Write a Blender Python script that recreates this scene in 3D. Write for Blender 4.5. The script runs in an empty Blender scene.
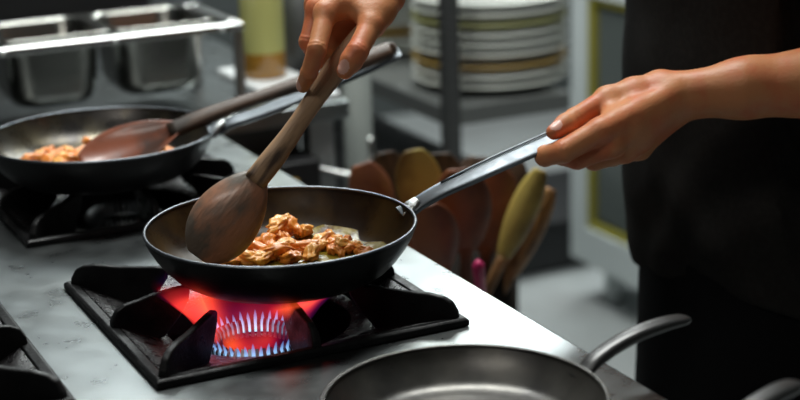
import bpy, bmesh, math, random
import numpy as np
from mathutils import Vector, Matrix
from mathutils import noise as mnoise

C = bpy.context.scene.collection
R = math.radians
random.seed(7)

# ------------------------------------------------------------------ camera
F, YAW, PITCH, ROLL = 1617.0, .449, .285, -.031
CAM = Vector((-.353, -1.203, .521))
fw = Vector((math.sin(YAW)*math.cos(PITCH), math.cos(YAW)*math.cos(PITCH), -math.sin(PITCH)))
r0 = Vector((math.cos(YAW), -math.sin(YAW), 0)); u0 = r0.cross(fw)
rt = r0*math.cos(ROLL) + u0*math.sin(ROLL); up = -r0*math.sin(ROLL) + u0*math.cos(ROLL)
cd = bpy.data.cameras.new('camera'); cam = bpy.data.objects.new('camera', cd); C.objects.link(cam)
cam.matrix_world = Matrix(((rt.x, up.x, -fw.x, CAM.x), (rt.y, up.y, -fw.y, CAM.y), (rt.z, up.z, -fw.z, CAM.z), (0, 0, 0, 1)))
cd.sensor_width = 36; cd.lens = F*36/800; cd.clip_start = .02; cd.clip_end = 60
cd.dof.use_dof = True; cd.dof.focus_distance = 1.49; cd.dof.aperture_fstop = 4.0
bpy.context.scene.camera = cam


def at(x, y, d):
    """world point at depth d metres along the sight line of a spot of the photograph"""
    return CAM + (fw + rt*((x-400)/F) + up*((200-y)/F))*d


# ------------------------------------------------------------------ materials
def mat(name, col, rough=.5, metal=0., spec=.5, coat=0., bump=None, var=None, rvar=None, trans=0., sheen=0., sss=0., emit=None, scale_obj=True, aniso=None):
    m = bpy.data.materials.new(name); m.use_nodes = True
    nt = m.node_tree; N = nt.nodes; L = nt.links
    b = N['Principled BSDF']
    b.inputs['Base Color'].default_value = (*col, 1); b.inputs['Roughness'].default_value = rough
    b.inputs['Metallic'].default_value = metal; b.inputs['Specular IOR Level'].default_value = spec
    b.inputs['Coat Weight'].default_value = coat; b.inputs['Coat Roughness'].default_value = .15
    b.inputs['Transmission Weight'].default_value = trans
    b.inputs['Sheen Weight'].default_value = sheen
    if sss:
        b.inputs['Subsurface Weight'].default_value = sss
        b.inputs['Subsurface Radius'].default_value = (.6, .2, .1); b.inputs['Subsurface Scale'].default_value = .008
    if emit:
        b.inputs['Emission Color'].default_value = (*emit[0], 1); b.inputs['Emission Strength'].default_value = emit[1]
    tc = N.new('ShaderNodeTexCoord')
    def tex(scale, stretch=None, detail=4):
        n = N.new('ShaderNodeTexNoise'); n.inputs['Scale'].default_value = scale; n.inputs['Detail'].default_value = detail
        if stretch:
            mp = N.new('ShaderNodeMapping'); mp.inputs['Scale'].default_value = stretch
            L.new(tc.outputs['Object'], mp.inputs['Vector']); L.new(mp.outputs[0], n.inputs['Vector'])
        else:
            L.new(tc.outputs['Object'], n.inputs['Vector'])
        return n
    if var:      # (scale, other colour, lo, hi, stretch)
        n = tex(var[0], var[4] if len(var) > 4 else None, 5)
        r = N.new('ShaderNodeMapRange'); r.inputs[1].default_value = var[2]; r.inputs[2].default_value = var[3]
        L.new(n.outputs['Fac'], r.inputs[0])
        mx = N.new('ShaderNodeMix'); mx.data_type = 'RGBA'
        mx.inputs[6].default_value = (*col, 1); mx.inputs[7].default_value = (*var[1], 1)
        L.new(r.outputs[0], mx.inputs[0]); L.new(mx.outputs[2], b.inputs['Base Color'])
    if rvar:     # (scale, lo, hi, stretch)
        n = tex(rvar[0], rvar[3] if len(rvar) > 3 else None, 6)
        r = N.new('ShaderNodeMapRange'); r.inputs[1].default_value = .3; r.inputs[2].default_value = .7
        r.inputs[3].default_value = rvar[1]; r.inputs[4].default_value = rvar[2]
        L.new(n.outputs['Fac'], r.inputs[0]); L.new(r.outputs[0], b.inputs['Roughness'])
    if bump:     # (scale, strength, distance, stretch)
        n = tex(bump[0], bump[3] if len(bump) > 3 else None, 6)
        bp = N.new('ShaderNodeBump'); bp.inputs['Strength'].default_value = bump[1]; bp.inputs['Distance'].default_value = bump[2]
        L.new(n.outputs['Fac'], bp.inputs['Height']); L.new(bp.outputs[0], b.inputs['Normal'])
    return m


M = {}
M['worktop'] = mat('worn_steel', (.31, .335, .34), .36, 1., bump=(260, .05, .0004, (1, 3, 1)), var=(6, (.265, .275, .265), .45, .8), rvar=(30, .26, .33))
M['steel'] = mat('steel', (.50, .51, .50), .26, 1.)
M['tin'] = mat('tin_steel', (.27, .27, .25), .24, 1.)
M['panel'] = mat('panel_steel', (.42, .43, .43), .4, 1.)
M['iron'] = mat('cast_iron', (.005, .005, .0055), .3, 0., .22, bump=(420, .4, .0010), rvar=(60, .25, .6))
M['ironplate'] = mat('greasy_iron', (.010, .009, .010), .3, .1, .6, bump=(520, 1., .0014), rvar=(90, .15, .5))
M['panout'] = mat('seasoned_pan', (.006, .006, .0065), .45, 0., .2, bump=(90, .2, .001), rvar=(30, .3, .55))
M['panin'] = mat('oiled_pan_inside', (.014, .008, .0045), .3, 0., .08, var=(16, (.042, .024, .008), .45, .65), rvar=(40, .22, .45), bump=(70, .2, .0008))
M['panin2'] = mat('bare_pan_inside', (.10, .085, .055), .28, .8, .6, var=(12, (.035, .032, .03), .45, .6), rvar=(30, .18, .4))
M['panrim'] = mat('pan_rim', (.12, .13, .145), .34, .9)
M['crepe'] = mat('grey_iron_pan', (.06, .058, .056), .36, .7, .5, var=(14, (.10, .095, .085), .45, .65), rvar=(25, .25, .45), bump=(120, .2, .0008))
M['handle'] = mat('handle_steel', (.15, .165, .18), .4, 1., rvar=(60, .34, .5), bump=(200, .2, .0005))
M['iron_handle'] = mat('dark_handle', (.10, .10, .10), .34, .8, bump=(150, .2, .0006))
M['weld'] = mat('weld_metal', (.65, .66, .66), .3, 1., bump=(400, .8, .002))
M['wood'] = mat('cooked_wood', (.42, .26, .15), .5, 0., .5, var=(7, (.075, .045, .032), .50, .62, (2, 9, 9)), bump=(20, .5, .001, (3, 30, 30)))
M['wood_bowl'] = mat('stained_bowl_wood', (.46, .21, .12), .40, 0., .5, coat=.35, var=(14, (.15, .12, .095), .46, .58, (1, 1.6, 1.6)), bump=(30, .5, .0015, (2, 9, 9)))
M['wood_red'] = mat('wet_red_wood', (.24, .06, .022), .34, 0., .5, coat=.4, var=(18, (.05, .02, .012), .45, .65), bump=(40, .5, .001))
M['wood_dark'] = mat('dark_wood', (.085, .05, .032), .45, 0., .5, var=(9, (.03, .02, .014), .45, .6, (3, 12, 12)), bump=(20, .4, .001, (3, 30, 30)))
M['wood_tan'] = mat('tan_wood', (.42, .22, .09), .5, var=(9, (.16, .08, .03), .45, .6, (3, 10, 10)))
M['wood_brown'] = mat('red_brown_wood', (.26, .085, .032), .45, var=(9, (.13, .04, .018), .45, .6))
M['wood_olive'] = mat('olive_wood', (.52, .40, .10), .45, var=(9, (.2, .12, .03), .45, .6))
M['meat'] = mat('fried_meat', (.80, .27, .04), .40, 0., .45, coat=.2, var=(60, (.34, .055, .010), .52, .68), bump=(240, .6, .002), sss=.05)
M['meat2'] = mat('pale_fried_meat', (.90, .42, .085), .40, 0., .45, coat=.2, var=(60, (.48, .12, .025), .5, .68), bump=(240, .6, .002), sss=.05)
M['oil'] = mat('frying_oil', (.26, .19, .02), .2, 0., .45, coat=.25, var=(40, (.07, .03, .008), .46, .58), bump=(120, .6, .002))
M['skin'] = mat('skin', (.60, .245, .105), .46, 0., .4, sss=.15, var=(30, (.60, .175, .075), .45, .65), bump=(320, .35, .0009))
M['nail'] = mat('nail', (.72, .40, .32), .34, 0., .4, coat=.1)
M['shirt'] = mat('black_cotton', (.0125, .0112, .010), .9, 0., .15, sheen=0., bump=(900, .3, .0006), var=(160, (.016, .0145, .013), .45, .6))
M['apron'] = mat('black_apron_cloth', (.0045, .0045, .005), .9, 0., .1)
M['shoe'] = mat('black_leather', (.01, .01, .01), .4)
M['hair'] = mat('dark_hair', (.012, .009, .007), .5, bump=(120, .8, .004, (8, 8, 1)))
M['white'] = mat('white_ceramic', (.78, .80, .74), .3, 0., .5, coat=.3)
M['ochre'] = mat('ochre_ceramic', (.42, .27, .06), .35, coat=.2)
M['olive'] = mat('olive_ceramic', (.40, .40, .16), .35, coat=.2)
M['rack'] = mat('dull_grey_steel', (.085, .088, .088), .45, .5)
M['shelf'] = mat('shelf_steel', (.20, .21, .205), .42, .6)
M['fridge'] = mat('white_enamel', (.62, .67, .67), .4)
M['gasket'] = mat('yellow_gasket', (.30, .27, .03), .6)
M['glass_dark'] = mat('smoky_door_glass', (.10, .115, .11), .2, 0., .5)
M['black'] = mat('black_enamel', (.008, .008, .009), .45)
M['burner'] = mat('burner_steel', (.32, .33, .34), .42, .9)
M['floor'] = mat('floor_tile', (.38, .40, .40), .35, 0., .5, var=(3, (.32, .33, .33), .4, .6))
M['wall'] = mat('wall_grey', (.085, .095, .095), .6, var=(2, (.07, .078, .078), .4, .6))
M['walldark'] = mat('wall_dark', (.05, .05, .05), .6)
M['ceiling'] = mat('ceiling_white', (.25, .26, .26), .7)
M['board'] = mat('white_board', (.78, .80, .80), .4)
M['pipe'] = mat('pale_pipe', (.33, .36, .34), .45)
M['bottle'] = mat('yellow_oil', (.46, .45, .16), .25, 0., .5, coat=.4)
M['bottle_low'] = mat('amber_oil', (.36, .17, .02), .25, 0., .5, coat=.4)
M['cap'] = mat('red_cap', (.35, .02, .02), .4)
M['knob'] = mat('knob_plastic', (.02, .02, .02), .35)
M['pink'] = mat('pink_plastic', (.5, .02, .12), .4)
M['bucket'] = mat('dark_crock', (.012, .009, .007), .7, 0., .1)


# ------------------------------------------------------------------ mesh helpers
def link(name, me, m, parent=None, smooth=True, loc=None):
    if m is not None and not isinstance(m, (list, tuple)): m = [m]
    for x in (m or []): me.materials.append(x)
    if smooth:
        for p in me.polygons: p.use_smooth = True
    o = bpy.data.objects.new(name, me); C.objects.link(o)
    if parent is not None: o.parent = parent
    if loc is not None: o.location = loc
    return o


def obj(name, bm, m, parent=None, smooth=True, loc=None, bevel=0., sub=0, sharp=None):
    bmesh.ops.recalc_face_normals(bm, faces=bm.faces)
    me = bpy.data.meshes.new(name); bm.to_mesh(me); bm.free()
    o = link(name, me, m, parent, smooth, loc)
    if sharp is not None: me.set_sharp_from_angle(angle=R(sharp))
    if bevel:
        b = o.modifiers.new('bevel', 'BEVEL'); b.width = bevel; b.segments = 3; b.limit_method = 'ANGLE'; b.angle_limit = R(40)
    if sub:
        s = o.modifiers.new('subdivision', 'SUBSURF'); s.levels = s.render_levels = sub
    return o


def tag(o, label=None, cat=None, group=None, kind=None):
    if label: o['label'] = label
    if cat: o['category'] = cat
    if group: o['group'] = group
    if kind: o['kind'] = kind
    return o


def thing(name, label, cat, loc=(0, 0, 0), rot=None, group=None, matrix=None):
    o = bpy.data.objects.new(name, None); C.objects.link(o); o.empty_display_size = .03
    o.location = loc
    if rot is not None: o.rotation_euler = rot
    if matrix is not None: o.matrix_world = matrix
    return tag(o, label, cat, group)


def dup(root, matrix=None, label=None, group=None):
    r = root.copy(); C.objects.link(r)
    if matrix is not None: r.matrix_world = matrix
    if label: r['label'] = label
    if group: r['group'] = group
    for ch in list(root.children):
        c = ch.copy(); C.objects.link(c); c.parent = r
        for g in list(ch.children):
            d = g.copy(); C.objects.link(d); d.parent = c
    return r


def box(bm, x0, x1, y0, y1, z0, z1):
    v = [bm.verts.new((x, y, z)) for z in (z0, z1) for (x, y) in ((x0, y0), (x1, y0), (x1, y1), (x0, y1))]
    for f in ((0, 3, 2, 1), (4, 5, 6, 7), (0, 1, 5, 4), (1, 2, 6, 5), (2, 3, 7, 6), (3, 0, 4, 7)):
        bm.faces.new([v[i] for i in f])
    return bm


def B(*a):
    return box(bmesh.new(), *a)


def lathe(bm, prof, n=64, cx=0, cy=0):
    rings = []
    for r, z in prof:
        if r < 1e-6: rings.append([bm.verts.new((cx, cy, z))])
        else: rings.append([bm.verts.new((cx+r*math.cos(2*math.pi*i/n), cy+r*math.sin(2*math.pi*i/n), z)) for i in range(n)])
    for a, b in zip(rings, rings[1:]):
        for i in range(n):
            j = (i+1) % n
            if len(a) == 1 and len(b) == 1: break
            if len(a) == 1: bm.faces.new((a[0], b[i], b[j]))
            elif len(b) == 1: bm.faces.new((a[i], a[j], b[0]))
            else: bm.faces.new((a[i], a[j], b[j], b[i]))
    return bm


def sweep(bm, pts, sizes, side, n=16, power=2., cap=True):
    """superellipse section (w along side, h across it) swept along pts"""
    pts = [Vector(p) for p in pts]; rings = []
    for i, p in enumerate(pts):
        t = (pts[min(i+1, len(pts)-1)]-pts[max(i-1, 0)]).normalized()
        s = Vector(side); s = (s-t*s.dot(t)).normalized(); u = t.cross(s)
        w, h = sizes[i]; ring = []
        for k in range(n):
            a = 2*math.pi*k/n; c, d = math.cos(a), math.sin(a)
            ring.append(bm.verts.new(p + s*(w*math.copysign(abs(c)**(2/power), c)) + u*(h*math.copysign(abs(d)**(2/power), d))))
        rings.append(ring)
    for a, b in zip(rings, rings[1:]):
        for k in range(n):
            bm.faces.new((a[k], a[(k+1) % n], b[(k+1) % n], b[k]))
    if cap:
        bm.faces.new(rings[0][::-1]); bm.faces.new(rings[-1])
    return bm


def tube(bm, pts, r, n=12):
    pts = [Vector(p) for p in pts]
    t = (pts[-1]-pts[0]).normalized(); s = Vector((0, 0, 1)) if abs(t.z) < .8 else Vector((1, 0, 0))
    rr = r if isinstance(r, (list, tuple)) else [r]*len(pts)
    return sweep(bm, pts, [(q, q) for q in rr], s, n)


def smooth_path(pts, n=6):
    """Catmull-Rom resample of tuples of any length"""
    P = [np.array(p, float) for p in pts]; P = [2*P[0]-P[1]]+P+[2*P[-1]-P[-2]]; out = []
    for i in range(1, len(P)-2):
        for k in range(n):
            t = k/n
            out.append(.5*((2*P[i])+(-P[i-1]+P[i+1])*t+(2*P[i-1]-5*P[i]+4*P[i+1]-P[i+2])*t*t+(-P[i-1]+3*P[i]-3*P[i+1]+P[i+2])*t**3))
    out.append(P[-2]); return out


def frame_matrix(o, xdir, zhint):
    x = Vector(xdir).normalized(); z = Vector(zhint); z = (z-x*z.dot(x)).normalized(); y = z.cross(x)
    return Matrix(((x.x, y.x, z.x, o[0]), (x.y, y.y, z.y, o[1]), (x.z, y.z, z.z, o[2]), (0, 0, 0, 1)))


# ------------------------------------------------------------------ signed-distance bodies (one continuous skin)
class Field:
    def __init__(s, lo, hi, h):
        s.lo = np.array(lo, float); s.h = h
        s.n = np.ceil((np.array(hi, float)-s.lo)/h).astype(int)+1
        s.ax = [s.lo[i]+h*np.arange(s.n[i]) for i in range(3)]
        s.f = np.full(s.n, 1., np.float32)

    def blank(s): return np.full(s.n, 1., np.float32)

    def cone(s, f, a, b, ra, rb, k, flat=None):
        """smooth-union a tapered capsule into f; flat=(axis, factor) squashes it across an axis"""
        a = np.array(a, float); b = np.array(b, float); m = max(ra, rb)*1.0+k*2+s.h*3
        lo = np.minimum(a, b)-m; hi = np.maximum(a, b)+m
        i0 = np.clip(((lo-s.lo)/s.h).astype(int), 0, s.n); i1 = np.clip(((hi-s.lo)/s.h).astype(int)+2, 0, s.n)
        if (i1 <= i0).any(): return f
        X, Y, Z = np.meshgrid(*[s.ax[i][i0[i]:i1[i]] for i in range(3)], indexing='ij')
        P = np.stack([X-a[0], Y-a[1], Z-a[2]], -1).astype(np.float32)
        ab = b-a; L2 = max(ab@ab, 1e-12)
        t = np.clip((P@ab)/L2, 0, 1)
        D = P-t[..., None]*ab.astype(np.float32)
        if flat is not None:
            ax = np.array(flat[0], float); ax /= np.linalg.norm(ax)
            c = D@ax; D = D+(c*(1/flat[1]-1))[..., None]*ax.astype(np.float32)
        d = np.sqrt((D*D).sum(-1))-(ra+(rb-ra)*t)
        g = f[i0[0]:i1[0], i0[1]:i1[1], i0[2]:i1[2]]
        hh = np.clip(.5+.5*(g-d)/k, 0, 1)
        g[...] = g+(d-g)*hh-k*hh*(1-hh)
        return f

    def points(s):
        return np.meshgrid(*s.ax, indexing='ij', sparse=True)

    def mesh(s, name, iters=1):
        f = s.f; V = (f < 0)
        n = np.array(f.shape)
        sl = lambda d: tuple(slice(d[i], n[i]-1+d[i]) for i in range(3))
        cor = [(i, j, k) for i in (0, 1) for j in (0, 1) for k in (0, 1)]
        cnt = sum(V[sl(c)].astype(np.int8) for c in cor)
        act = (cnt > 0) & (cnt < 8); idx = np.argwhere(act)
        ids = np.full(act.shape, -1, np.int64); ids[act] = np.arange(len(idx))
        pos = np.zeros((len(idx), 3)); w = np.zeros(len(idx))
        I, J, K = idx.T
        for a in cor:
            for ax in range(3):
                if a[ax]: continue
                b = list(a); b[ax] = 1
                fa = f[I+a[0], J+a[1], K+a[2]]; fb = f[I+b[0], J+b[1], K+b[2]]
                m = (fa < 0) != (fb < 0)
                t = np.where(m, fa/np.where(m, fa-fb, 1), 0)
                p = np.tile(np.array(a, float), (len(idx), 1)); p[:, ax] += t
                pos += p*m[:, None]; w += m
        pos = (pos/w[:, None]+idx)*s.h+s.lo
        quads = []
        for ax in range(3):
            u, v = (ax+1) % 3, (ax+2) % 3
            lo = [slice(0, None)]*3
            A = V[tuple(slice(0, n[i]-1) if i == ax else slice(1, n[i]-1) for i in range(3))]
            Bv = V[tuple(slice(1, n[i]) if i == ax else slice(1, n[i]-1) for i in range(3))]
            e = np.argwhere(A != Bv)
            if not len(e): continue
            flip = A[tuple(e.T)]
            c = e.copy(); c[:, u] += 1; c[:, v] += 1
            def g(du, dv):
                q = c.copy(); q[:, u] -= du; q[:, v] -= dv
                return ids[q[:, 0], q[:, 1], q[:, 2]]
            Q = np.stack([g(1, 1), g(0, 1), g(0, 0), g(1, 0)], 1)
            Q[~flip] = Q[~flip][:, ::-1]
            quads.append(Q)
        Q = np.concatenate(quads); Q = Q[(Q >= 0).all(1)]
        for _ in range(iters):      # light relaxation
            acc = np.zeros_like(pos); c = np.zeros(len(pos))
            for k in range(4):
                a, b = Q[:, k], Q[:, (k+1) % 4]
                np.add.at(acc, a, pos[b]); np.add.at(c, a, 1); np.add.at(acc, b, pos[a]); np.add.at(c, b, 1)
            pos = .5*pos+.5*acc/np.maximum(c, 1)[:, None]
        return pos, Q


def mesh_from(name, pos, Q):
    me = bpy.data.meshes.new(name)
    me.from_pydata([tuple(p) for p in pos], [], [tuple(int(i) for i in q) for q in Q]); me.update()
    return me


# ================================================================== SETTING
def struct(name, bm, m, bevel=0):
    return tag(obj(name, bm, m, None, False, bevel=bevel), kind='structure')


FZ = -.9
struct('floor', B(-3, 4, -3, 4.2, FZ-.1, FZ), M['floor'])
struct('ceiling', B(-3, 4, -3, 4.2, 1.9, 2.0), M['ceiling'])
struct('wall_back', B(-3, 4, 4.2, 4.3, FZ, 1.9), M['wall'])
struct('wall_left', B(-3.1, -3, -3, 4.2, FZ, 1.9), M['walldark'])
struct('wall_right', B(4, 4.1, -3, 4.2, FZ, 1.9), M['wall'])
struct('wall_front', B(-3, 4, -3.1, -3, FZ, 1.9), M['walldark'])

# ================================================================== STOVE
SX0, SX1, SY0, SY1 = -.75, .352, -.62, 1.0
GS = .294     # grate side
GC = {'near': (.147, .15), 'far': (.147, .592), 'left': (-.214, .15)}
stove = thing('gas_range', 'stainless steel gas range with square burner openings and worn brushed top', 'stove', (0, 0, 0))
xs = sorted({SX0, SX1} | {c[0]+s*.135 for c in GC.values() for s in (-1, 1)})
ys = sorted({SY0, SY1} | {c[1]+s*.135 for c in GC.values() for s in (-1, 1)})
def in_hole(x, y):
    return any(abs(x-c[0]) < .135 and abs(y-c[1]) < .135 for c in GC.values())
bm = bmesh.new()
cell = {}
def V(i, j):
    if (i, j) not in cell: cell[i, j] = bm.verts.new((xs[i], ys[j], 0))
    return cell[i, j]
for i in range(len(xs)-1):
    for j in range(len(ys)-1):
        if not in_hole((xs[i]+xs[i+1])/2, (ys[j]+ys[j+1])/2):
            bm.faces.new((V(i, j), V(i+1, j), V(i+1, j+1), V(i, j+1)))
geo = bmesh.ops.extrude_face_region(bm, geom=list(bm.faces))
for v in [g for g in geo['geom'] if isinstance(g, bmesh.types.BMVert)]: v.co.z = -.03
obj('range_top', bm, M['worktop'], stove, False, bevel=.0025)
bm = bmesh.new()
box(bm, SX0+.01, SX1-.012, SY0+.01, SY0+.03, -.82, -.03); box(bm, SX0+.01, SX1-.012, SY1-.03, SY1-.01, -.82, -.03)
box(bm, SX0+.01, SX0+.03, SY0+.03, SY1-.03, -.82, -.03); box(bm, SX1-.032, SX1-.012, SY0+.03, SY1-.03, -.82, -.03)
box(bm, SX0+.03, SX1-.032, SY0+.03, SY1-.03, -.82, -.80)
obj('range_body', bm, M['panel'], stove, False)
for x in (SX0+.05, SX1-.06):
    for y in (SY0+.05, SY1-.05):
        obj('foot', lathe(bmesh.new(), [(0, FZ), (.022, FZ), (.022, -.83), (.015, -.82), (0, -.82)], 16, x, y), M['panel'], stove)


def drip_well(c):
    bm = bmesh.new(); s = .134; x, y = c
    v = [bm.verts.new((x+a*s, y+b*s, -.004)) for a, b in ((-1, -1), (1, -1), (1, 1), (-1, 1))]
    w = [bm.verts.new((x+a*s*.93, y+b*s*.93, -.062)) for a, b in ((-1, -1), (1, -1), (1, 1), (-1, 1))]
    for i in range(4): bm.faces.new((v[i], v[(i+1) % 4], w[(i+1) % 4], w[i]))
    bm.faces.new(w[::-1])
    o = obj('drip_well', bm, M['black'], stove, False)
    md = o.modifiers.new('thickness', 'SOLIDIFY'); md.thickness = .002; md.offset = -1


BUR = Vector((.134, .129, -.031))


def burner(c, z=-.032):
    x, y = c
    b = obj('burner', lathe(bmesh.new(), [(0, z-.026), (.030, z-.026), (.036, z-.012), (.043, z-.006), (.043, z-.002), (.035, z-.001), (.033, z-.006), (.02, z-.010), (0, z-.010)], 48, x, y), M['iron'], stove)
    bm = bmesh.new(); n = 40    # toothed crown ring
    for i in range(n):
        a = 2*math.pi*i/n; ca, sa = math.cos(a), math.sin(a); hw = .0016
        q = []
        for r_, z_ in ((.0345, z-.002), (.0430, z-.002), (.0450, z+.009), (.0400, z+.0145), (.0365, z+.010)):
            for s_ in (-1, 1): q.append(bm.verts.new((x+ca*r_-sa*hw*s_, y+sa*r_+ca*hw*s_, z_)))
        for k in range(5):
            k2 = (k+1) % 5
            bm.faces.new((q[2*k], q[2*k2], q[2*k2+1], q[2*k+1]))
        bm.faces.new([q[2*k] for k in range(5)][::-1]); bm.faces.new([q[2*k+1] for k in range(5)])
    obj('burner_ring', bm, M['burner'], b, False)


for c in GC.values():
    drip_well(c)
burner((BUR.x, BUR.y)); burner(GC['far']); burner(GC['left'])

# knobs along the front panel
for i in range(5):
    k = obj('control_knob', lathe(bmesh.new(), [(0, 0), (.022, 0), (.022, .012), (.018, .03), (0, .031)], 24), M['knob'], stove)
    k.location = (-.6+.2*i, SY0+.01, -.12); k.rotation_euler = (R(90), 0, 0)


# ------------------------------------------------------------------ grates
def fin_mesh(rout, rin, top=.034):
    """upright rib of cast iron; local x runs outward from the burner centre"""
    prof = [(rout, .001), (rout-.001, .013), (rout-.006, .022), (rout-.014, .0262), (rout-.028, .0285), ((rout+rin)/2, top-.003), (rin+.014, top), (rin+.004, top), (rin, top-.003),
            (rin+.002, .020), (rin+.012, .006), (rin+.028, -.010), (rin+.045, -.014), (rout-.024, -.006), (rout-.006, .000)]
    bm = bmesh.new(); rows = []
    for s in (-1, 1):
        rows.append([bm.verts.new((x, s*(.0035 + .0025*max(0, min(1, (.02-z)/.03))), z)) for x, z in prof])
    n = len(prof)
    for i in range(n):
        j = (i+1) % n; bm.faces.new((rows[0][i], rows[0][j], rows[1][j], rows[1][i]))
    bm.faces.new(rows[0][::-1]); bm.faces.new(rows[1])
    bmesh.ops.recalc_face_normals(bm, faces=bm.faces)
    me = bpy.data.meshes.new('rib'); bm.to_mesh(me); bm.free(); me.materials.append(M['iron'])
    return me


fin_mid, fin_cor = fin_mesh(.143, .066), fin_mesh(.198, .092, .0315)


def grate(c, label):
    t = thing('cast_iron_grate', label, 'stove grate', (c[0], c[1], 0), group='cast iron pan grates on the range')
    bm = bmesh.new(); H = .147; I = .136
    def sq(h, z): return [bm.verts.new((a*h, b*h, z)) for a, b in ((-1, -1), (1, -1), (1, 1), (-1, 1))]
    L = [sq(H, .0005), sq(H, .006), sq(H-.003, .008), sq(I, .007), sq(I, .0005)]
    for a, b in zip(L, L[1:]+L[:1]):
        for i in range(4): bm.faces.new((a[i], a[(i+1) % 4], b[(i+1) % 4], b[i]))
    obj('grate_frame', bm, M['iron'], t, False, bevel=.001)
    # inner apron sloping down to a round opening
    bm = bmesh.new(); n = 48; oi = []
    rows = []
    for j in range(5):
        u = j/4; row = []
        for i in range(n):
            a = 2*math.pi*i/n; k = max(abs(math.cos(a)), abs(math.sin(a)))
            ro = (I-.0005)/k; ri = .088; r_ = ro+(ri-ro)*u
            row.append(bm.verts.new((r_*math.cos(a), r_*math.sin(a), .004-.022*(u**.9))))
        rows.append(row)
    for a, b in zip(rows, rows[1:]):
        for i in range(n): bm.faces.new((a[i], a[(i+1) % n], b[(i+1) % n], b[i]))
    o = obj('drip_apron', bm, M['ironplate'], t)
    md = o.modifiers.new('thickness', 'SOLIDIFY'); md.thickness = .0025; md.offset = -1
    for k in range(8):
        a = k*math.pi/4
        o = bpy.data.objects.new('rib', fin_cor if k % 2 else fin_mid); C.objects.link(o); o.parent = t
        o.rotation_euler = (0, 0, a)
        b = o.modifiers.new('bevel', 'BEVEL'); b.width = .002; b.segments = 3; b.limit_method = 'ANGLE'
    return t


grate(GC['near'], 'black cast iron grate over the lit burner under the near pan')
grate(GC['far'], 'black cast iron grate under the rear frying pan at left')
grate(GC['left'], 'black cast iron grate with nothing on it, cut off at lower left corner')


# ------------------------------------------------------------------ flames
def emit_mat(name, c0, c1, s0, s1, a0, a1, zlen):
    m = bpy.data.materials.new(name); m.use_nodes = True; nt = m.node_tree; N = nt.nodes; L = nt.links
    N.clear(); out = N.new('ShaderNodeOutputMaterial'); tc = N.new('ShaderNodeTexCoord'); sp = N.new('ShaderNodeSeparateXYZ')
    L.new(tc.outputs['Object'], sp.inputs[0])
    mr = N.new('ShaderNodeMapRange'); mr.inputs[1].default_value = 0; mr.inputs[2].default_value = zlen; L.new(sp.outputs['Z'], mr.inputs[0])
    mx = N.new('ShaderNodeMix'); mx.data_type = 'RGBA'; mx.inputs[6].default_value = (*c0, 1); mx.inputs[7].default_value = (*c1, 1); L.new(mr.outputs[0], mx.inputs[0])
    st = N.new('ShaderNodeMapRange'); st.inputs[3].default_value = s0; st.inputs[4].default_value = s1; L.new(mr.outputs[0], st.inputs[0])
    al = N.new('ShaderNodeMapRange'); al.inputs[3].default_value = a0; al.inputs[4].default_value = a1; L.new(mr.outputs[0], al.inputs[0])
    e = N.new('ShaderNodeEmission'); L.new(mx.outputs[2], e.inputs[0]); L.new(st.outputs[0], e.inputs[1])
    tr = N.new('ShaderNodeBsdfTransparent'); ms = N.new('ShaderNodeMixShader')
    L.new(al.outputs[0], ms.inputs[0]); L.new(tr.outputs[0], ms.inputs[1]); L.new(e.outputs[0], ms.inputs[2]); L.new(ms.outputs[0], out.inputs[0])
    return m


M['jet'] = emit_mat('blue_flame', (.42, .74, 1.), (.16, .34, .95), 1.25, .8, .85, .15, .018)
fl = thing('gas_flame', 'ring of small blue gas flames with red glow under the near pan', 'flame', (BUR.x, BUR.y, BUR.z))
bm = bmesh.new()
sweep(bm, [(0, 0, -.002), (.0015, 0, .004), (.003, 0, .010), (.005, 0, .0155), (.0065, 0, .0185)], [(.0016, .0009), (.0019, .001), (.0017, .0009), (.0010, .0006), (.0001, .0001)], (0, 1, 0), 8)
jm = bpy.data.meshes.new('flame_jet'); bm.to_mesh(jm); bm.free(); jm.materials.append(M['jet'])
for i in range(40):
    a = 2*math.pi*(i+.5)/40
    o = bpy.data.objects.new('flame_jet', jm); C.objects.link(o); o.parent = fl
    o.location = (.0405*math.cos(a), .0405*math.sin(a), .002); o.rotation_euler = (0, 0, a); o.scale = (1, 1, random.uniform(.85, 1.1))


def glow_volume(name, prof, strength, seed, thr, parent, n=40, cols=None):
    bm = lathe(bmesh.new(), prof, n)
    m = bpy.data.materials.new(name); m.use_nodes = True; nt = m.node_tree; N = nt.nodes; L = nt.links
    N.clear(); out = N.new('ShaderNodeOutputMaterial'); tc = N.new('ShaderNodeTexCoord')
    mp = N.new('ShaderNodeMapping'); mp.inputs['Location'].default_value = (seed, seed*.7, 0); mp.inputs['Scale'].default_value = (1, 1, .55)
    no = N.new('ShaderNodeTexNoise'); no.inputs['Scale'].default_value = 17; no.inputs['Detail'].default_value = 1
    L.new(tc.outputs['Object'], mp.inputs[0]); L.new(mp.outputs[0], no.inputs['Vector'])
    cr = N.new('ShaderNodeValToRGB'); e = cr.color_ramp.elements
    e[0].position = .36; e[0].color = (.10, .02, .28, 1); e[1].position = .52; e[1].color = (.95, .006, .05, 1)
    x = cr.color_ramp.elements.new(.68); x.color = (1, .10, .02, 1)
    L.new(no.outputs['Fac'], cr.inputs[0])
    st = N.new('ShaderNodeMapRange'); st.inputs[1].default_value = thr[0]; st.inputs[2].default_value = thr[1]; st.inputs[3].default_value = strength*.07; st.inputs[4].default_value = strength
    L.new(no.outputs['Fac'], st.inputs[0])
    em = N.new('ShaderNodeEmission'); L.new(cr.outputs[0], em.inputs[0]); L.new(st.outputs[0], em.inputs[1]); L.new(em.outputs[0], out.inputs['Volume'])
    return obj(name, bm, m, parent)


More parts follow.
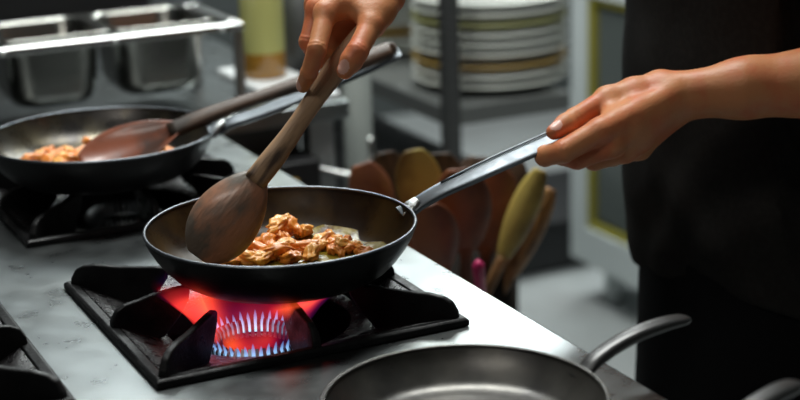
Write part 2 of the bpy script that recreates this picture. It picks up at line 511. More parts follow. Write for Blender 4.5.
glow_volume('flame_glow', [(.033, .004), (.043, .006), (.050, .022), (.066, .044), (.082, .060), (.0925, .0685), (.088, .0662), (.050, .0655), (.040, .035), (.033, .004)], 40, 3.1, (.50, .68), fl)
glow_volume('inner_glow', [(0, -.006), (.030, -.006), (.030, .012), (0, .012)], 20, 7.7, (.48, .66), fl)


# ================================================================== PANS
def pan(label, loc, scale, mats, hdir, handle, name='frying_pan', prof=None, group=None):
    """open frying pan; origin at the underside centre"""
    t = thing(name, label, 'frying pan', loc, group=group)
    t.rotation_euler = (0, 0, hdir)
    inner, outer = prof
    bo = obj('pan_body', lathe(bmesh.new(), outer, 96), mats[0], t)
    bi = obj('pan_interior', lathe(bmesh.new(), inner, 96), mats[1], t)
    r1, z1 = outer[-1]; r2, z2 = inner[0]
    m = (r1+r2)/2; q = abs(r1-r2)/2
    ring = [(m+(q+.0004)*math.cos(a), z1+.0012+.0016*math.sin(a)) for a in [2*math.pi*k/8 for k in range(9)]]
    obj('pan_rim', lathe(bmesh.new(), ring, 96), mats[2], t)
    handle(t)
    return t


def prof_fry(r=.1265, h=.046):
    k = r/.1265
    outer = [(0, 0), (.080*k, 0), (.091*k, .002), (.101*k, .008), (.110*k, .017), (.118*k, .028), (.123*k, h-.009), (.1265*k, h)]
    inner = [(.1238*k, h), (.119*k, h-.009), (.112*k, .0275), (.103*k, .0185), (.092*k, .0118), (.08*k, .0082), (.06*k, .0066), (0, .006)]
    return inner, outer


ZP = .0342     # top of the ribs
PA = Vector((.168, .135, ZP+.0003))


def handle_near(t):
    pts = smooth_path([(.120, 0, .040, .010, .0026), (.130, 0, .043, .0095, .003), (.142, 0, .049, .0085, .0036), (.165, 0, .058, .0095, .0034), (.21, 0, .0715, .0108, .003), (.26, 0, .086, .0112, .0028), (.310, 0, .100, .0112, .0026), (.322, 0, .1028, .0095, .0022)], 5)
    obj('handle', sweep(bmesh.new(), [p[:3] for p in pts], [(p[3], p[4]) for p in pts], (0, .93, .36), 20, 4), M['handle'], t, sharp=40)
    w = obj('rivet_plate', sweep(bmesh.new(), [(.1245, 0, .036), (.1265, 0, .042), (.131, 0, .047), (.138, 0, .0515)], [(.012, .003), (.0125, .004), (.009, .004), (.006, .003)], (0, 1, 0), 14, 3), M['weld'], t)
    for s in (-1, 1):
        bm = bmesh.new(); bmesh.ops.create_uvsphere(bm, u_segments=12, v_segments=8, radius=.0032)
        obj('rivet', bm, M['weld'], t, loc=(.1235, s*.0065, .0405))
    bm = bmesh.new()
    for s in (-1, 1):
        pts2 = smooth_path([(x, s*w*.86-.0015, z+.0026+s*w*.5, .0012, .0009) for x, w, z in ((.165, .0072, .058), (.21, .0085, .0715), (.26, .0088, .086), (.305, .0088, .0986))], 4)
        sweep(bm, [p[:3] for p in pts2], [(p[3], p[4]) for p in pts2], (0, .86, .5), 8)
    obj('handle_ridge', bm, M['handle'], t)


a_near = math.atan2(.117-PA.y, .445-PA.x+.0) ; a_near = math.atan2(-.018, .277)
pan('black steel frying pan held over the lit burner by its long metal handle', PA, 1, (M['panout'], M['panin'], M['panrim']), a_near, handle_near, prof=prof_fry())


def handle_far(t):
    pts = smooth_path([(.124, 0, .040, .011, .0022), (.136, 0, .043, .0088, .0028), (.150, 0, .050, .0080, .0036), (.18, 0, .058, .0085, .0034), (.24, 0, .078, .0100, .0030), (.30, 0, .100, .0108, .0028), (.345, 0, .1175, .0110, .0028), (.352, 0, .1205, .009, .0024)], 5)
    obj('handle', sweep(bmesh.new(), [p[:3] for p in pts], [(p[3], p[4]) for p in pts], (0, .9, .4), 20, 4), M['handle'], t, sharp=40)
    obj('rivet_plate', sweep(bmesh.new(), [(.129, 0, .036), (.131, 0, .042), (.136, 0, .048), (.143, 0, .052)], [(.012, .003), (.0125, .004), (.009, .004), (.006, .003)], (0, 1, 0), 14, 3), M['weld'], t)


PB = Vector((.123, .572, ZP+.0003))
pan('dark frying pan with a wooden spoon on the rear burner at left', PB, 1, (M['panout'], M['panin2'], M['panrim']), R(-16), handle_far, prof=prof_fry(.132, .047))


def prof_low(r=.109, h=.032):
    outer = [(0, 0), (r-.032, 0), (r-.026, .002), (r-.012, .016), (r-.004, .027), (r, h)]
    inner = [(r-.003, h), (r-.008, .024), (r-.020, .011), (r-.030, .0055), (r-.034, .0062), (r-.038, .0045), (0, .004)]
    return inner, outer


def handle_low(t, lift=0.):
    pts = smooth_path([(.103, 0, .024, .012, .003), (.113, 0, .027, .0095, .0038), (.125, 0, .034+lift*.6, .0082, .0048), (.145, 0, .0415+lift*1.05, .0082, .0052), (.168, 0, .0465+lift, .0088, .0052), (.195, 0, .0485+lift, .0090, .0048), (.214, 0, .0480+lift, .0085, .004), (.221, 0, .0475+lift, .0055, .0026)], 5)
    obj('handle', sweep(bmesh.new(), [p[:3] for p in pts], [(p[3], p[4]) for p in pts], (0, 1, 0), 20, 2.6), M['iron_handle'], t)


pan('shallow grey iron pan standing empty on the steel top, lower right', (.176, -.207, .0004), 1, (M['crepe'], M['crepe'], M['crepe']), R(6), handle_low, prof=prof_low())
pan('grey iron pan at the bottom right corner, only its handle in view', (.150, -.428, .0004), 1, (M['crepe'], M['crepe'], M['crepe']), R(17), lambda t: handle_low(t, .015), prof=prof_low())


# ================================================================== WOODEN SPOONS
def spoon(label, matrix, length, bl, bw, mh, mb, name='wooden_spoon', hw=(.0075, .0095), depth=.010, cat='spoon', group=None, flatend=False, zbend=0.):
    """spoon: tip at x=0, hollow side +z"""
    t = thing(name, label, cat, matrix=matrix, group=group)
    bm = bmesh.new(); nu, nv = 22, 14; top, bot = [], []
    for i in range(nu+1):
        u = i/nu; x = bl*u
        w = bw/2*(math.sin(math.pi*min(1, max(0, u*.93+.035))**.82)**.62)
        if u > .9: w = max(w, hw[0])
        ra, rb = [], []
        for j in range(nv+1):
            v = -1+2*j/nv
            dz = depth*(math.sin(math.pi*min(max(u, .02), .98))**.7)
            y = w*v
            zb = -dz*(1-v*v)-.0022
            zt = -dz*.8*max(0, 1-(v/.86)**2)*(1 if abs(v) < .86 else 0)+.0012
            ra.append(bm.verts.new((x, y, zt))); rb.append(bm.verts.new((x, y, zb if abs(v) < .999 else (zb+zt)/2)))
        top.append(ra); bot.append(rb)
    for rows, f in ((top, 1), (bot, -1)):
        for i in range(nu):
            for j in range(nv):
                q = [rows[i][j], rows[i+1][j], rows[i+1][j+1], rows[i][j+1]]
                bm.faces.new(q if f > 0 else q[::-1])
    for i in range(nu):
        bm.faces.new((top[i][0], bot[i][0], bot[i+1][0], top[i+1][0])); bm.faces.new((top[i][nv], top[i+1][nv], bot[i+1][nv], bot[i][nv]))
    for r_ in (0, nu):
        for j in range(nv):
            q = [top[r_][j], top[r_][j+1], bot[r_][j+1], bot[r_][j]]
            bm.faces.new(q if r_ == 0 else q[::-1])
    obj('spoon_bowl', bm, mb, t, sub=1)
    raw = []
    for k in range(8):
        u = k/7; x = bl*.90+(length-bl*.90)*u
        w = hw[0]+(hw[1]-hw[0])*u+.0012*math.sin(u*9+1); h = w*.72 if u > .05 else w*.6
        raw.append((x, .0012*math.sin(u*7), -.002+zbend*math.sin(math.pi*u)+.001*math.sin(u*5), w, h))
    raw.append((length+.003, 0, -.001, hw[1]*.55, hw[1]*.4))
    pts = smooth_path(raw, 4)
    obj('spoon_handle', sweep(bmesh.new(), [p[:3] for p in pts], [(p[3], p[4]) for p in pts], (0, 1, 0), 16, 2.4), mh, t)
    return t


tipA = at(198, 258, 1.487); endA = at(378, 14, 1.500)
sideA = (endA-tipA)
spoon('wooden spoon with a scorched handle stirring the near pan, gripped by the hand', frame_matrix(tipA, sideA, fw*.9 - up*.25 + rt*-.3), .268, .096, .064, M['wood'], M['wood_bowl'], hw=(.0100, .0102), depth=.013)
tipB = at(80, 163, 1.83); endB = at(389, 49, 1.88)
spoon('dark wooden spoon resting in the rear left pan, handle over its rim', frame_matrix(tipB, endB-tipB, Vector((.25, -.55, .8))), (endB-tipB).length, .118, .064, M['wood_dark'], M['wood_red'], hw=(.0095, .0105), depth=.009)

# ================================================================== FOOD
def nugget_mesh(seed, sx, sy, sz):
    rn = random.Random(seed); bm = bmesh.new(); bmesh.ops.create_icosphere(bm, subdivisions=4, radius=1)
    off = Vector((rn.random()*50, rn.random()*50, rn.random()*50)); bend = rn.uniform(-.5, .5)
    for v in bm.verts:
        p = v.co.copy(); k = 1+.45*mnoise.noise(p*1.2+off)+.30*mnoise.noise(p*2.6+off)+.10*mnoise.noise(p*6+off)
        v.co = Vector((p.x*k*sx, p.y*k*sy+bend*sx*(p.x*p.x-.4)*.6, p.z*k*sz+.25*sz*math.sin(p.x*3+seed)))
    me = bpy.data.meshes.new('meat'); bm.to_mesh(me); bm.free()
    for p in me.polygons: p.use_smooth = True
    return me


def floor_z(dx, dy, base=PA.z):
    r_ = math.hypot(dx, dy)
    tab = [(0, .006), (.06, .0066), (.08, .0082), (.092, .0118), (.103, .0185), (.112, .0275)]
    for (a, za), (b, zb) in zip(tab, tab[1:]):
        if r_ <= b: return base+za+(zb-za)*(r_-a)/(b-a)
    return base+.03


shapes = [nugget_mesh(i, .0135+.0024*(i % 3), .0078+.0012*(i % 2), .0068) for i in range(7)]
small = [nugget_mesh(20+i, .0075, .005, .0046) for i in range(4)]
for k, me in enumerate(shapes+small): me.materials.append(M['meat'] if k % 3 else M['meat2'])


def at_z(x, y, z):
    d = fw + rt*((x-400)/F) + up*((200-y)/F)
    return CAM + d*((z-CAM.z)/d.z)


def meat(px, py, lift, ang, big, label, group, i, base=PA):
    zz = .05
    for _ in range(4):
        p = at_z(px, py, zz); zz = floor_z(p.x-base.x, p.y-base.y, base.z)+.005+lift*.7
    o = bpy.data.objects.new('fried_chicken_piece', (shapes if big else small)[i % (7 if big else 4)]); C.objects.link(o)
    o.location = p; o.rotation_euler = (random.uniform(-.5, .5), random.uniform(-.35, .35), ang); s = random.uniform(.88, 1.12); o.scale = (s, s, s)
    tag(o, label, 'chicken piece', group)
    return o


G1 = 'chicken pieces heaped in the middle of the near pan'; L1 = 'browned glistening chicken piece in the main heap in the near pan'
pile = [(279, 225, .005, .3), (291, 226, .003, 1.6), (282, 236, .003, 1.2), (303, 232, .001, 2.2), (246, 240, .001, .8), (256, 248, .005, 2.3), (248, 258, .002, 2.6), (264, 258, .002, .4),
        (269, 243, .003, 1.1), (277, 252, .005, 2.8), (290, 246, .003, .3), (291, 257, .002, 1.7), (303, 246, .004, 2.6), (312, 253, .002, .9), (238, 254, .000, 1.9)]
for i, (x, y, l, a) in enumerate(pile): meat(x, y, l, a, True, L1, G1, i)
tag(meat(228, 262, .001, .6, True, 'x', None, 3), 'browned chicken piece lying against the near side of the scorched spoon bowl', 'chicken piece', G1)
G2 = 'small chicken bits strewn on the right of the near pan'; L2 = 'small browned chicken bit strewn to the right of the heap'
for i, (x, y, l, a) in enumerate([(323, 240, 0, .2), (331, 243, .001, 1.2), (337, 240, 0, 2.2), (344, 246, .002, .6), (339, 251, 0, 1.8), (350, 249, 0, .4), (355, 246, 0, 2.4), (361, 251, .001, 1.4), (367, 253, 0, .2), (328, 236, 0, .8), (321, 246, 0, 2.8), (333, 249, 0, 1.2), (347, 241, 0, .5)]):
    meat(x, y, l, a, i in (0, 3), L2, G2, i)
tag(meat(246, 237, .002, .5, False, 'x', None, 2), 'small browned chicken bit beside the right edge of the scorched spoon bowl', 'chicken piece', G1)
G3 = 'chicken pieces in the rear pan'; L3 = 'pale fried chicken piece to the left of the spoon in the rear pan'
for i, (x, y, l, a) in enumerate([(30, 160, 0, .3), (42, 157, .001, 1.4), (50, 160, .002, 2.), (56, 154, .002, .2), (64, 158, .004, 1.), (72, 153, .003, 2.6), (68, 162, .003, .1), (80, 156, .002, .8), (60, 163, .001, 1.7), (47, 153, 0, .9)]):
    meat(x, y, l, a, True, L3, G3, i+2, PB)
tag(meat(86, 141, .003, 1.5, False, 'x', None, 1, PB), 'small golden chicken bit standing above the spoon edge in the rear pan', 'chicken piece', G3)
for i, (x, y, l, a) in enumerate([(146, 155, 0, .3), (154, 152, .001, 1.4), (162, 153, 0, 2.)]):
    meat(x, y, l, a, True, 'pale fried chicken piece to the right of the spoon in the rear pan', G3, i, PB)


def puddle(center, pts, label, base):
    bm = bmesh.new(); n = 90; c = Vector(center)
    rows = []
    for j in range(8):
        row = []
        for i in range(n):
            a = 2*math.pi*i/n
            rr = pts*(1+.30*mnoise.noise(Vector((math.cos(a)*1.7, math.sin(a)*1.7, pts*90))))*(j/7)
            x, y = c.x+rr*math.cos(a)-base.x, c.y+rr*math.sin(a)*.9-base.y
            q = math.hypot(x, y)
            if q > .1: x, y = x*.1/q, y*.1/q
            e = .0009 if j < 7 else .0001
            row.append((x+base.x, y+base.y, floor_z(x, y, base.z)+e))
        rows.append(row)
    V0 = bm.verts.new(rows[0][0]); R_ = [[bm.verts.new(p) for p in r] for r in rows[1:]]
    for i in range(n): bm.faces.new((V0, R_[0][i], R_[0][(i+1) % n]))
    for a, b in zip(R_, R_[1:]):
        for i in range(n): bm.faces.new((a[i], b[i], b[(i+1) % n], a[(i+1) % n]))
    tag(obj('oil_puddle', bm, M['oil']), label, 'cooking oil')


puddle((.186, .150, 0), .084, 'glossy yellow brown oil pooled around the chicken in the near pan', PA)
puddle((.135, .585, 0), .066, 'shiny oil pooled on the bottom of the rear pan', PB)

# ================================================================== PERSON
DL = -.02
LH = dict(wrist=(682, 96, 1.61), fa=(745, 88, 1.60), elb=(872, 78, 1.60),
          mcp=[(600, 131, 1.565), (611, 145, 1.575), (625, 151, 1.592), (640, 149, 1.612)],
          pip=[(564, 151, 1.560), (577, 158, 1.580), (594, 160, 1.600), (612, 157, 1.622)],
          dip=[(545, 156, 1.578), (562, 155, 1.602), (581, 152, 1.625), (600, 149, 1.645)],
          tip=[(546, 149, 1.598), (566, 144, 1.620), (588, 140, 1.638), (608, 138, 1.652)],
          th=[(660, 88, 1.612), (606, 99, 1.602), (575, 118, 1.585), (554, 132, 1.568)])
RH = dict(wrist=(392, -46, 1.56), fa=(430, -110, 1.60), elb=None,
          mcp=[(326, 13, 1.485), (318, 9, 1.510), (316, 4, 1.532), (320, -2, 1.552)],
          pip=[(317, 49, 1.462), (308, 42, 1.502), (309, 38, 1.532), (316, 28, 1.552)],
          dip=[(309, 73, 1.472), (319, 62, 1.522), (324, 52, 1.545), (334, 38, 1.556)],
          tip=[(303, 86, 1.486), (338, 58, 1.524), (344, 44, 1.536), (352, 30, 1.546)],
          th=[(386, -4, 1.520), (371, 25, 1.488), (357, 52, 1.466), (345, 71, 1.466)])


def build_arm(hand, elbow, fat=1., web=.7, fill=False, h=.00125):
    W = {k: ([at(*p) for p in v] if isinstance(v, list) else (at(*v) if v else None)) for k, v in hand.items()}
    allp = [q for v in W.values() if v is not None for q in (v if isinstance(v, list) else [v])]+[elbow]
    lo = np.min([list(p) for p in allp], 0)-.055; hi = np.max([list(p) for p in allp], 0)+.055
    fd = Field(lo, hi, h)
    wr, fa = W['wrist'], W['fa']
    palm_n = (W['mcp'][3]-wr).cross(W['mcp'][0]-wr).normalized()
    base = fd.blank()
    k = .012
    # forearm
    wside = (W['mcp'][3]-W['mcp'][0]).normalized()
    fd.cone(base, wr, fa, .0255, .0275, k, (palm_n, .84))
    fd.cone(base, fa, elbow, .0275, .044, .02)
    # metacarpals
    for i in range(4):
        root = wr+(W['mcp'][i]-wr)*.12+wside*(-.011+.007*i)
        fd.cone(base, root, W['mcp'][i], .0135, (.0118, .0118, .0110, .0102)[i], .010)
    mid = (W['mcp'][1]+W['mcp'][2])/2
    fd.cone(base, wr+(mid-wr)*.2, wr+(mid-wr)*.72, .021, .018, .012, (palm_n, .7))
    # thumb base
    fd.cone(base, wr+(W['th'][0]-wr)*.5, W['th'][0], .017, .0165, .012)
    th = W['th']
    fd.cone(base, th[0], th[1], .0160, .0118, .010)
    # web between thumb and index
    fd.cone(base, th[0]+(th[1]-th[0])*.45, wr+(W['mcp'][0]-wr)*.62, .0105, .0115, .012)
    fd.cone(base, th[0]+(th[1]-th[0])*web, wr+(W['mcp'][0]-wr)*.86, .0085, .0095, .012)
    fd.cone(base, th[0]+(th[1]-th[0])*.5, W['mcp'][2]+(wr-W['mcp'][2])*.25, .012, .012, .012)
    if fill:      # pad of the palm behind the gap between thumb and fingers
        fd.cone(base, at(322, 20, 1.522), at(372, 24, 1.520), .013, .014, .008)
        fd.cone(base, at(326, 34, 1.525), at(358, 38, 1.520), .012, .012, .008)
        fd.cone(base, at(322, 46, 1.522), at(350, 50, 1.522), .011, .011, .008)
    thumb = base.copy()
    fd.cone(thumb, th[1], th[2], .0108, .0100, .004)
    fd.cone(thumb, th[2], th[2]+(th[3]-th[2])*.45, .0100, .0104, .003)
    fd.cone(thumb, th[2]+(th[3]-th[2])*.45, th[3], .0102, .0078, .003)
    out = thumb
    Rr = [(.0110, .0098, .0089, .0074), (.0108, .0096, .0088, .0073), (.0100, .0090, .0082, .0069), (.0090, .0080, .0074, .0062)]
    Rr = [tuple(x*fat for x in q) for q in Rr]
    for i in range(4):
        g = base.copy(); a, b, c, d = W['mcp'][i], W['pip'][i], W['dip'][i], W['tip'][i]; q = Rr[i]
        fd.cone(g, a, b, q[0], q[1], .006)
        fd.cone(g, b, c, q[1]*1.02, q[2], .002)
        fd.cone(g, c, d, q[2]*1.01, q[3], .002)
        out = np.minimum(out, g)
    fd.f = out
    return fd, W, palm_n


elbL = at(872, 78, 1.60)
SHL, SHR = Vector((.80, .045, .50)), Vector((.83, .42, .52))
elbR = Vector((.60, .40, .34))
bodypos, bodyq, off = [], [], 0
nails = []
skin_pts = []
for side, (hand, el) in (('l', (LH, elbL)), ('r', (RH, elbR))):
    fd, W, pn = build_arm(hand, el, *((1.16, .95) if side == 'l' else (.88, .75, True)))
    p, q = fd.mesh('arm', 2)
    # knuckle creases: fine grooves pressed into the back of the finger joints
    th = W['th']
    joints = [(th[2], th[2]-th[1], .0125), ] + [(W['pip'][i], W['pip'][i]-W['mcp'][i], .0125) for i in range(4)] + [(W['dip'][i], W['dip'][i]-W['pip'][i], .0105) for i in range(4)]
    disp = np.zeros(len(p))
    for c, ax, rr in joints:
        ax = np.array(ax.normalized()); rel = p-np.array(c); s_ = rel@ax
        w = np.exp(-(np.linalg.norm(rel, axis=1)/(rr*1.15))**4)
        wav = .0006*np.sin(p[:, 0]*900+p[:, 1]*700)+.0005*np.sin(p[:, 2]*1300)
        disp += w*.00030*np.cos((s_+wav)/.0030*2*math.pi*.8)*np.exp(-(s_/.0042)**2)
    # vertex normals from faces for displacement
    nrm = np.zeros_like(p); fn = np.cross(p[q[:, 2]]-p[q[:, 0]], p[q[:, 3]]-p[q[:, 1]])
    for k in range(4): np.add.at(nrm, q[:, k], fn)
    nrm /= np.linalg.norm(nrm, axis=1)[:, None]+1e-12
    p = p-nrm*disp[:, None]
    bodypos.append(p); bodyq.append(q+off); off += len(p)
    # nails: thumb always, and the leading index finger
    tv = (th[3]-th[2]).normalized()
    if side == 'l': nails.append((th[3]-tv*.002, tv, (-fw+up*1.0).normalized()))
    else:
        nails.append((th[3]-tv*.002, tv, (-fw*1.0+rt*-.3+up*.25).normalized()))
        iv = (W['tip'][0]-W['dip'][0]).normalized(); nails.append((W['tip'][0]-iv*.001, iv, (-fw*.6-rt*.8+up*.1).normalized()))

# upper arms, shoulders, neck and head: one coarser block that meets the elbows
TC = Vector((.808, .218, 0))
fd = Field((.40, -.25, -.35), (1.10, .72, .90), .007)
g = fd.blank()
fd.cone(g, elbL, SHL, .044, .055, .03); fd.cone(g, elbR, SHR, .044, .055, .03)
fd.cone(g, SHL, SHR, .05, .05, .04); fd.cone(g, TC+Vector((0, 0, .40)), TC+Vector((0, 0, -.25)), .085, .09, .06)
fd.cone(g, TC+Vector((0, 0, .50)), TC+Vector((-.02, 0, .62)), .055, .055, .03)
HC = TC+Vector((-.045, 0, .73))
fd.cone(g, HC+Vector((.02, 0, .03)), HC+Vector((-.0, 0, .0)), .088, .082, .03, ((0, 1, 0), .85))
fd.cone(g, HC+Vector((-.03, 0, -.05)), HC+Vector((-.055, 0, -.085)), .055, .030, .03)
fd.cone(g, HC+Vector((-.085, 0, .0)), HC+Vector((-.112, 0, -.035)), .008, .013, .012)
for s in (-1, 1):
    fd.cone(g, HC+Vector((.01, s*.078, .0)), HC+Vector((.015, s*.084, -.03)), .012, .008, .005)
fd.cone(g, HC+Vector((-.080, -.016, -.066)), HC+Vector((-.080, .016, -.066)), .008, .008, .006)
fd.f = g
p, q = fd.mesh('trunk', 2); bodypos.append(p); bodyq.append(q+off); off += len(p)
P = np.concatenate(bodypos); Q = np.concatenate(bodyq)
me = mesh_from('person', P, Q)
# redder skin over the finger joints, kept as a vertex colour of the skin itself
person = link('person', me, [M['skin'], M['nail']])
tag(person, 'person in a black t-shirt and apron cooking with both hands', 'person')
cen = P[Q].mean(1)
idx = np.zeros(len(Q), np.int32)
for c, ax, nn in nails:
    rel = cen-np.array(c); ax = np.array(ax); nn = np.array(nn); nn = nn-ax*(nn@ax); nn /= np.linalg.norm(nn)
    sd = np.cross(ax, nn)
    m = ((rel@ax/.0068)**2+(rel@sd/.0056)**2 < 1) & (rel@nn > .002) & (rel@nn < .016)
    idx[m] = 1
me.polygons.foreach_set('material_index', idx)

# eyes, brows and hair
for s in (-1, 1):
    bm = bmesh.new(); bmesh.ops.create_uvsphere(bm, u_segments=16, v_segments=10, radius=.011)
    obj('eye', bm, M['white'], person, loc=HC+Vector((-.074, s*.032, .004)))
fd = Field(HC+Vector((-.12, -.12, -.10)), HC+Vector((.13, .12, .14)), .005)
g = fd.blank(); fd.cone(g, HC+Vector((.032, 0, .04)), HC+Vector((.022, 0, .012)), .094, .090, .03, ((0, 1, 0), .87))
X, Y, Z = fd.points()
fd.f = np.maximum(g, -((X-HC.x+.045)*.8+(Z-HC.z-.035)*.6)).astype(np.float32)
fd.f = np.maximum(fd.f, -(Z-HC.z+.045+0*X+0*Y)).astype(np.float32)
p, q = fd.mesh('hair', 1); link('hair', mesh_from('hair', p, q), M['hair'], person)

# t-shirt
fd = Field((.58, -.16, -.16), (1.06, .62, .62), .0055)
g = fd.blank()
for (z0, z1, a0, a1) in ((-.12, .0, .150, .150), (.0, .14, .150, .150), (.14, .30, .150, .153), (.30, .43, .153, .135)):
    fd.cone(g, TC+Vector((0, -.028, z0)), TC+Vector((0, -.028, z1)), a0, a1, .05, ((1, 0, 0), .87))
    fd.cone(g, TC+Vector((0, .045, z0)), TC+Vector((0, .045, z1)), a0, a1, .05, ((1, 0, 0), .87))
fd.cone(g, SHL+Vector((0, .03, -.03)), SHR+Vector((0, -.03, -.03)), .075, .075, .06)
for S, E in ((SHL, elbL), (SHR, elbR)):
    e = S+(E-S)*.62; fd.cone(g, S, e, .072, .078, .04)
X, Y, Z = fd.points()
rel = np.sqrt((X-TC.x)**2+(Y-TC.y)**2)
ang = np.arctan2(Y-TC.y, X-TC.x)
low = np.clip((.14-Z)/.2, 0, 1)
wr_ = (.0028*np.sin(ang*5+Z*34+2*np.sin(Z*17+ang*2))+.0016*np.sin(ang*9-Z*45+1.5*np.sin(ang*4)))*(.2+1.0*low)
wr_ = wr_+.0018*np.sin((Z*.9+(Y-X)*.35)*70)*np.clip((.06-Z)/.12, 0, 1)
g = (g+wr_).astype(np.float32)
hem = -.098+.012*np.sin(ang*2+.8)-.020*np.clip((X-.70)/.12, 0, 1)
g = np.maximum(g, (hem-Z))                        # hem
g = np.maximum(g, -(np.sqrt((X-TC.x+.005)**2+(Y-TC.y)**2+((Z-.60)*.8)**2)-.088))   # neckline
for S, E in ((SHL, elbL), (SHR, elbR)):
    ax = (E-S).normalized(); L_ = (E-S).length*.52
    dd = (X-S.x)*ax.x+(Y-S.y)*ax.y+(Z-S.z)*ax.z
    per = np.sqrt(np.maximum((X-S.x)**2+(Y-S.y)**2+(Z-S.z)**2-dd**2, 0))
    g = np.where((per < .095) & (dd > .05), np.maximum(g, dd-L_), g)
fd.f = g.astype(np.float32)
p, q = fd.mesh('shirt', 2)
tshirt = link('t_shirt', mesh_from('t_shirt', p, q), M['shirt'], person); tshirt['label'] = 'faded black cotton t-shirt with creases at the hem'

# apron and trousers (loft with hanging folds)
bm = bmesh.new(); n = 72; rows = []
for k in range(16):
    u = k/15; z = -.035-.50*u; row = []
    for i in range(n):
        a = 2*math.pi*i/n
        fold = .004*math.sin(a*7+.5)*min(1, u*3)+.003*math.sin(a*13)*u
        ax_, ay_ = .137+.012*u, .172+.012*u
        row.append(bm.verts.new((TC.x+(ax_+fold)*math.cos(a)-.003, TC.y+(ay_+fold)*math.sin(a), z)))
    rows.append(row)
for a, b in zip(rows, rows[1:]):
    for i in range(n): bm.faces.new((a[i], a[(i+1) % n], b[(i+1) % n], b[i]))
bm.faces.new(rows[0])
o = obj('apron', bm, M['apron'], person); o['label'] = 'plain black waist apron'
for s in (-1, 1):
    pts = [(TC.x, TC.y+s*.08, -.30), (TC.x-.005, TC.y+s*.09, -.55), (TC.x, TC.y+s*.095, -.70), (TC.x, TC.y+s*.10, -.86)]
    obj('trouser_leg', tube(bmesh.new(), pts, [.085, .072, .064, .062], 24), M['apron'], person)
    pts = [(TC.x+.07, TC.y+s*.10, FZ+.045), (TC.x+.03, TC.y+s*.10, FZ+.055), (TC.x-.05, TC.y+s*.10, FZ+.045), (TC.x-.13, TC.y+s*.105, FZ+.033), (TC.x-.18, TC.y+s*.11, FZ+.026)]
    obj('shoe', sweep(bmesh.new(), smooth_path(pts, 4), [(w, h) for w, h in zip(np.interp(np.linspace(0, 1, 17), [0, .3, .7, 1], [.03, .042, .05, .025]), np.interp(np.linspace(0, 1, 17), [0, .3, .8, 1], [.040, .052, .033, .022]))], (0, 1, 0), 16, 2.5), M['shoe'], person)

# ================================================================== TABLE AND TRAY STAND BEHIND THE RANGE
TZ = -.035
tb = thing('steel_table', 'steel work table with bright front edge standing behind the range', 'table', (0, 0, 0))
obj('table_top', B(-.8, .648, 1.045, 1.75, TZ-.028, TZ), M['worktop'], tb, False, bevel=.002)
for x in (-.76, .61):
    for y in (1.09, 1.70):
        obj('leg', B(x-.02, x+.02, y-.02, y+.02, FZ, TZ-.028), M['panel'], tb, False)
obj('undershelf', B(-.78, .63, 1.07, 1.73, -.62, -.60), M['panel'], tb, False)
o = obj('drawer', B(.14, .585, 1.10, 1.6, TZ-.165, TZ-.030), M['rack'], tb, False, bevel=.003)
obj('drawer_handle', tube(bmesh.new(), [(.3, 1.10, -.12), (.3, 1.08, -.12), (.42, 1.08, -.12), (.42, 1.10, -.12)], .005), M['steel'], o)
tag(obj('cutting_board', B(.538, .640, 1.06, 1.34, TZ+.0005, TZ+.012), M['board'], None, False, bevel=.003), 'white board lying on the right end of the steel table', 'cutting board')

# dark box under the table with a metal lever
vb = thing('valve_box', 'small dark box with a curved metal lever below the table end', 'box', (0, 0, 0))
obj('box_body', B(.49, .585, 1.02, 1.098, -.212, -.115), M['black'], vb, False, bevel=.004)
obj('box_front', B(.520, .545, 1.014, 1.0205, -.19, -.14), M['ochre'], vb, False, bevel=.002)
o = obj('lever', tube(bmesh.new(), smooth_path([(.583, 1.05, -.135), (.615, 1.035, -.145), (.645, 1.02, -.150), (.67, 1.02, -.130), (.675, 1.03, -.095)], 5), .0055), M['steel'], vb)
obj('box_bracket', B(.53, .57, 1.04, 1.08, -.60, -.212), M['black'], vb, False)

o = tag(obj('standpipe', lathe(bmesh.new(), [(0, FZ), (.024, FZ), (.024, .02), (.017, .03), (0, .032)], 28, .722, 1.18), M['pipe']), 'pale vertical pipe standing beside the right end of the steel table', 'pipe')

# tray stand
ty = 1.10
st = thing('tray_stand', 'open steel stand holding a row of deep square food tins', 'stand', (0, 0, 0))
RZ = .100
bm = bmesh.new(); box(bm, -.36, .492, ty-.028, ty, RZ-.012, RZ)
obj('front_rail', bm, M['steel'], st, False, bevel=.003)
obj('back_rail', B(-.36, .492, ty+.175, ty+.195, RZ-.012, RZ), M['steel'], st, False, bevel=.003)
for x in (-.36, .478):
    for y in (ty-.022, ty+.178):
        obj('leg', B(x, x+.013, y, y+.013, TZ+.0005, RZ-.012), M['panel'], st, False, bevel=.001)
obj('side_rail', B(.474, .492, ty, ty+.175, RZ-.012, RZ), M['steel'], st, False, bevel=.002)
obj('side_rail', B(-.36, -.342, ty, ty+.175, RZ-.012, RZ), M['steel'], st, False, bevel=.002)
for x in (.127, .291, .457):
    bm = bmesh.new(); bmesh.ops.create_uvsphere(bm, u_segments=12, v_segments=8, radius=.0045)
    obj('rail_bolt', bm, M['weld'], st, loc=(x, ty-.028, RZ-.006))


def rrect(w, d, r, n=8):
    out = []
    for cx, cy, a0 in ((w-r, d-r, 0), (-w+r, d-r, 90), (-w+r, -d+r, 180), (w-r, -d+r, 270)):
        for i in range(n+1): a = R(a0+90*i/n); out.append((cx+r*math.cos(a), cy+r*math.sin(a)))
    return out


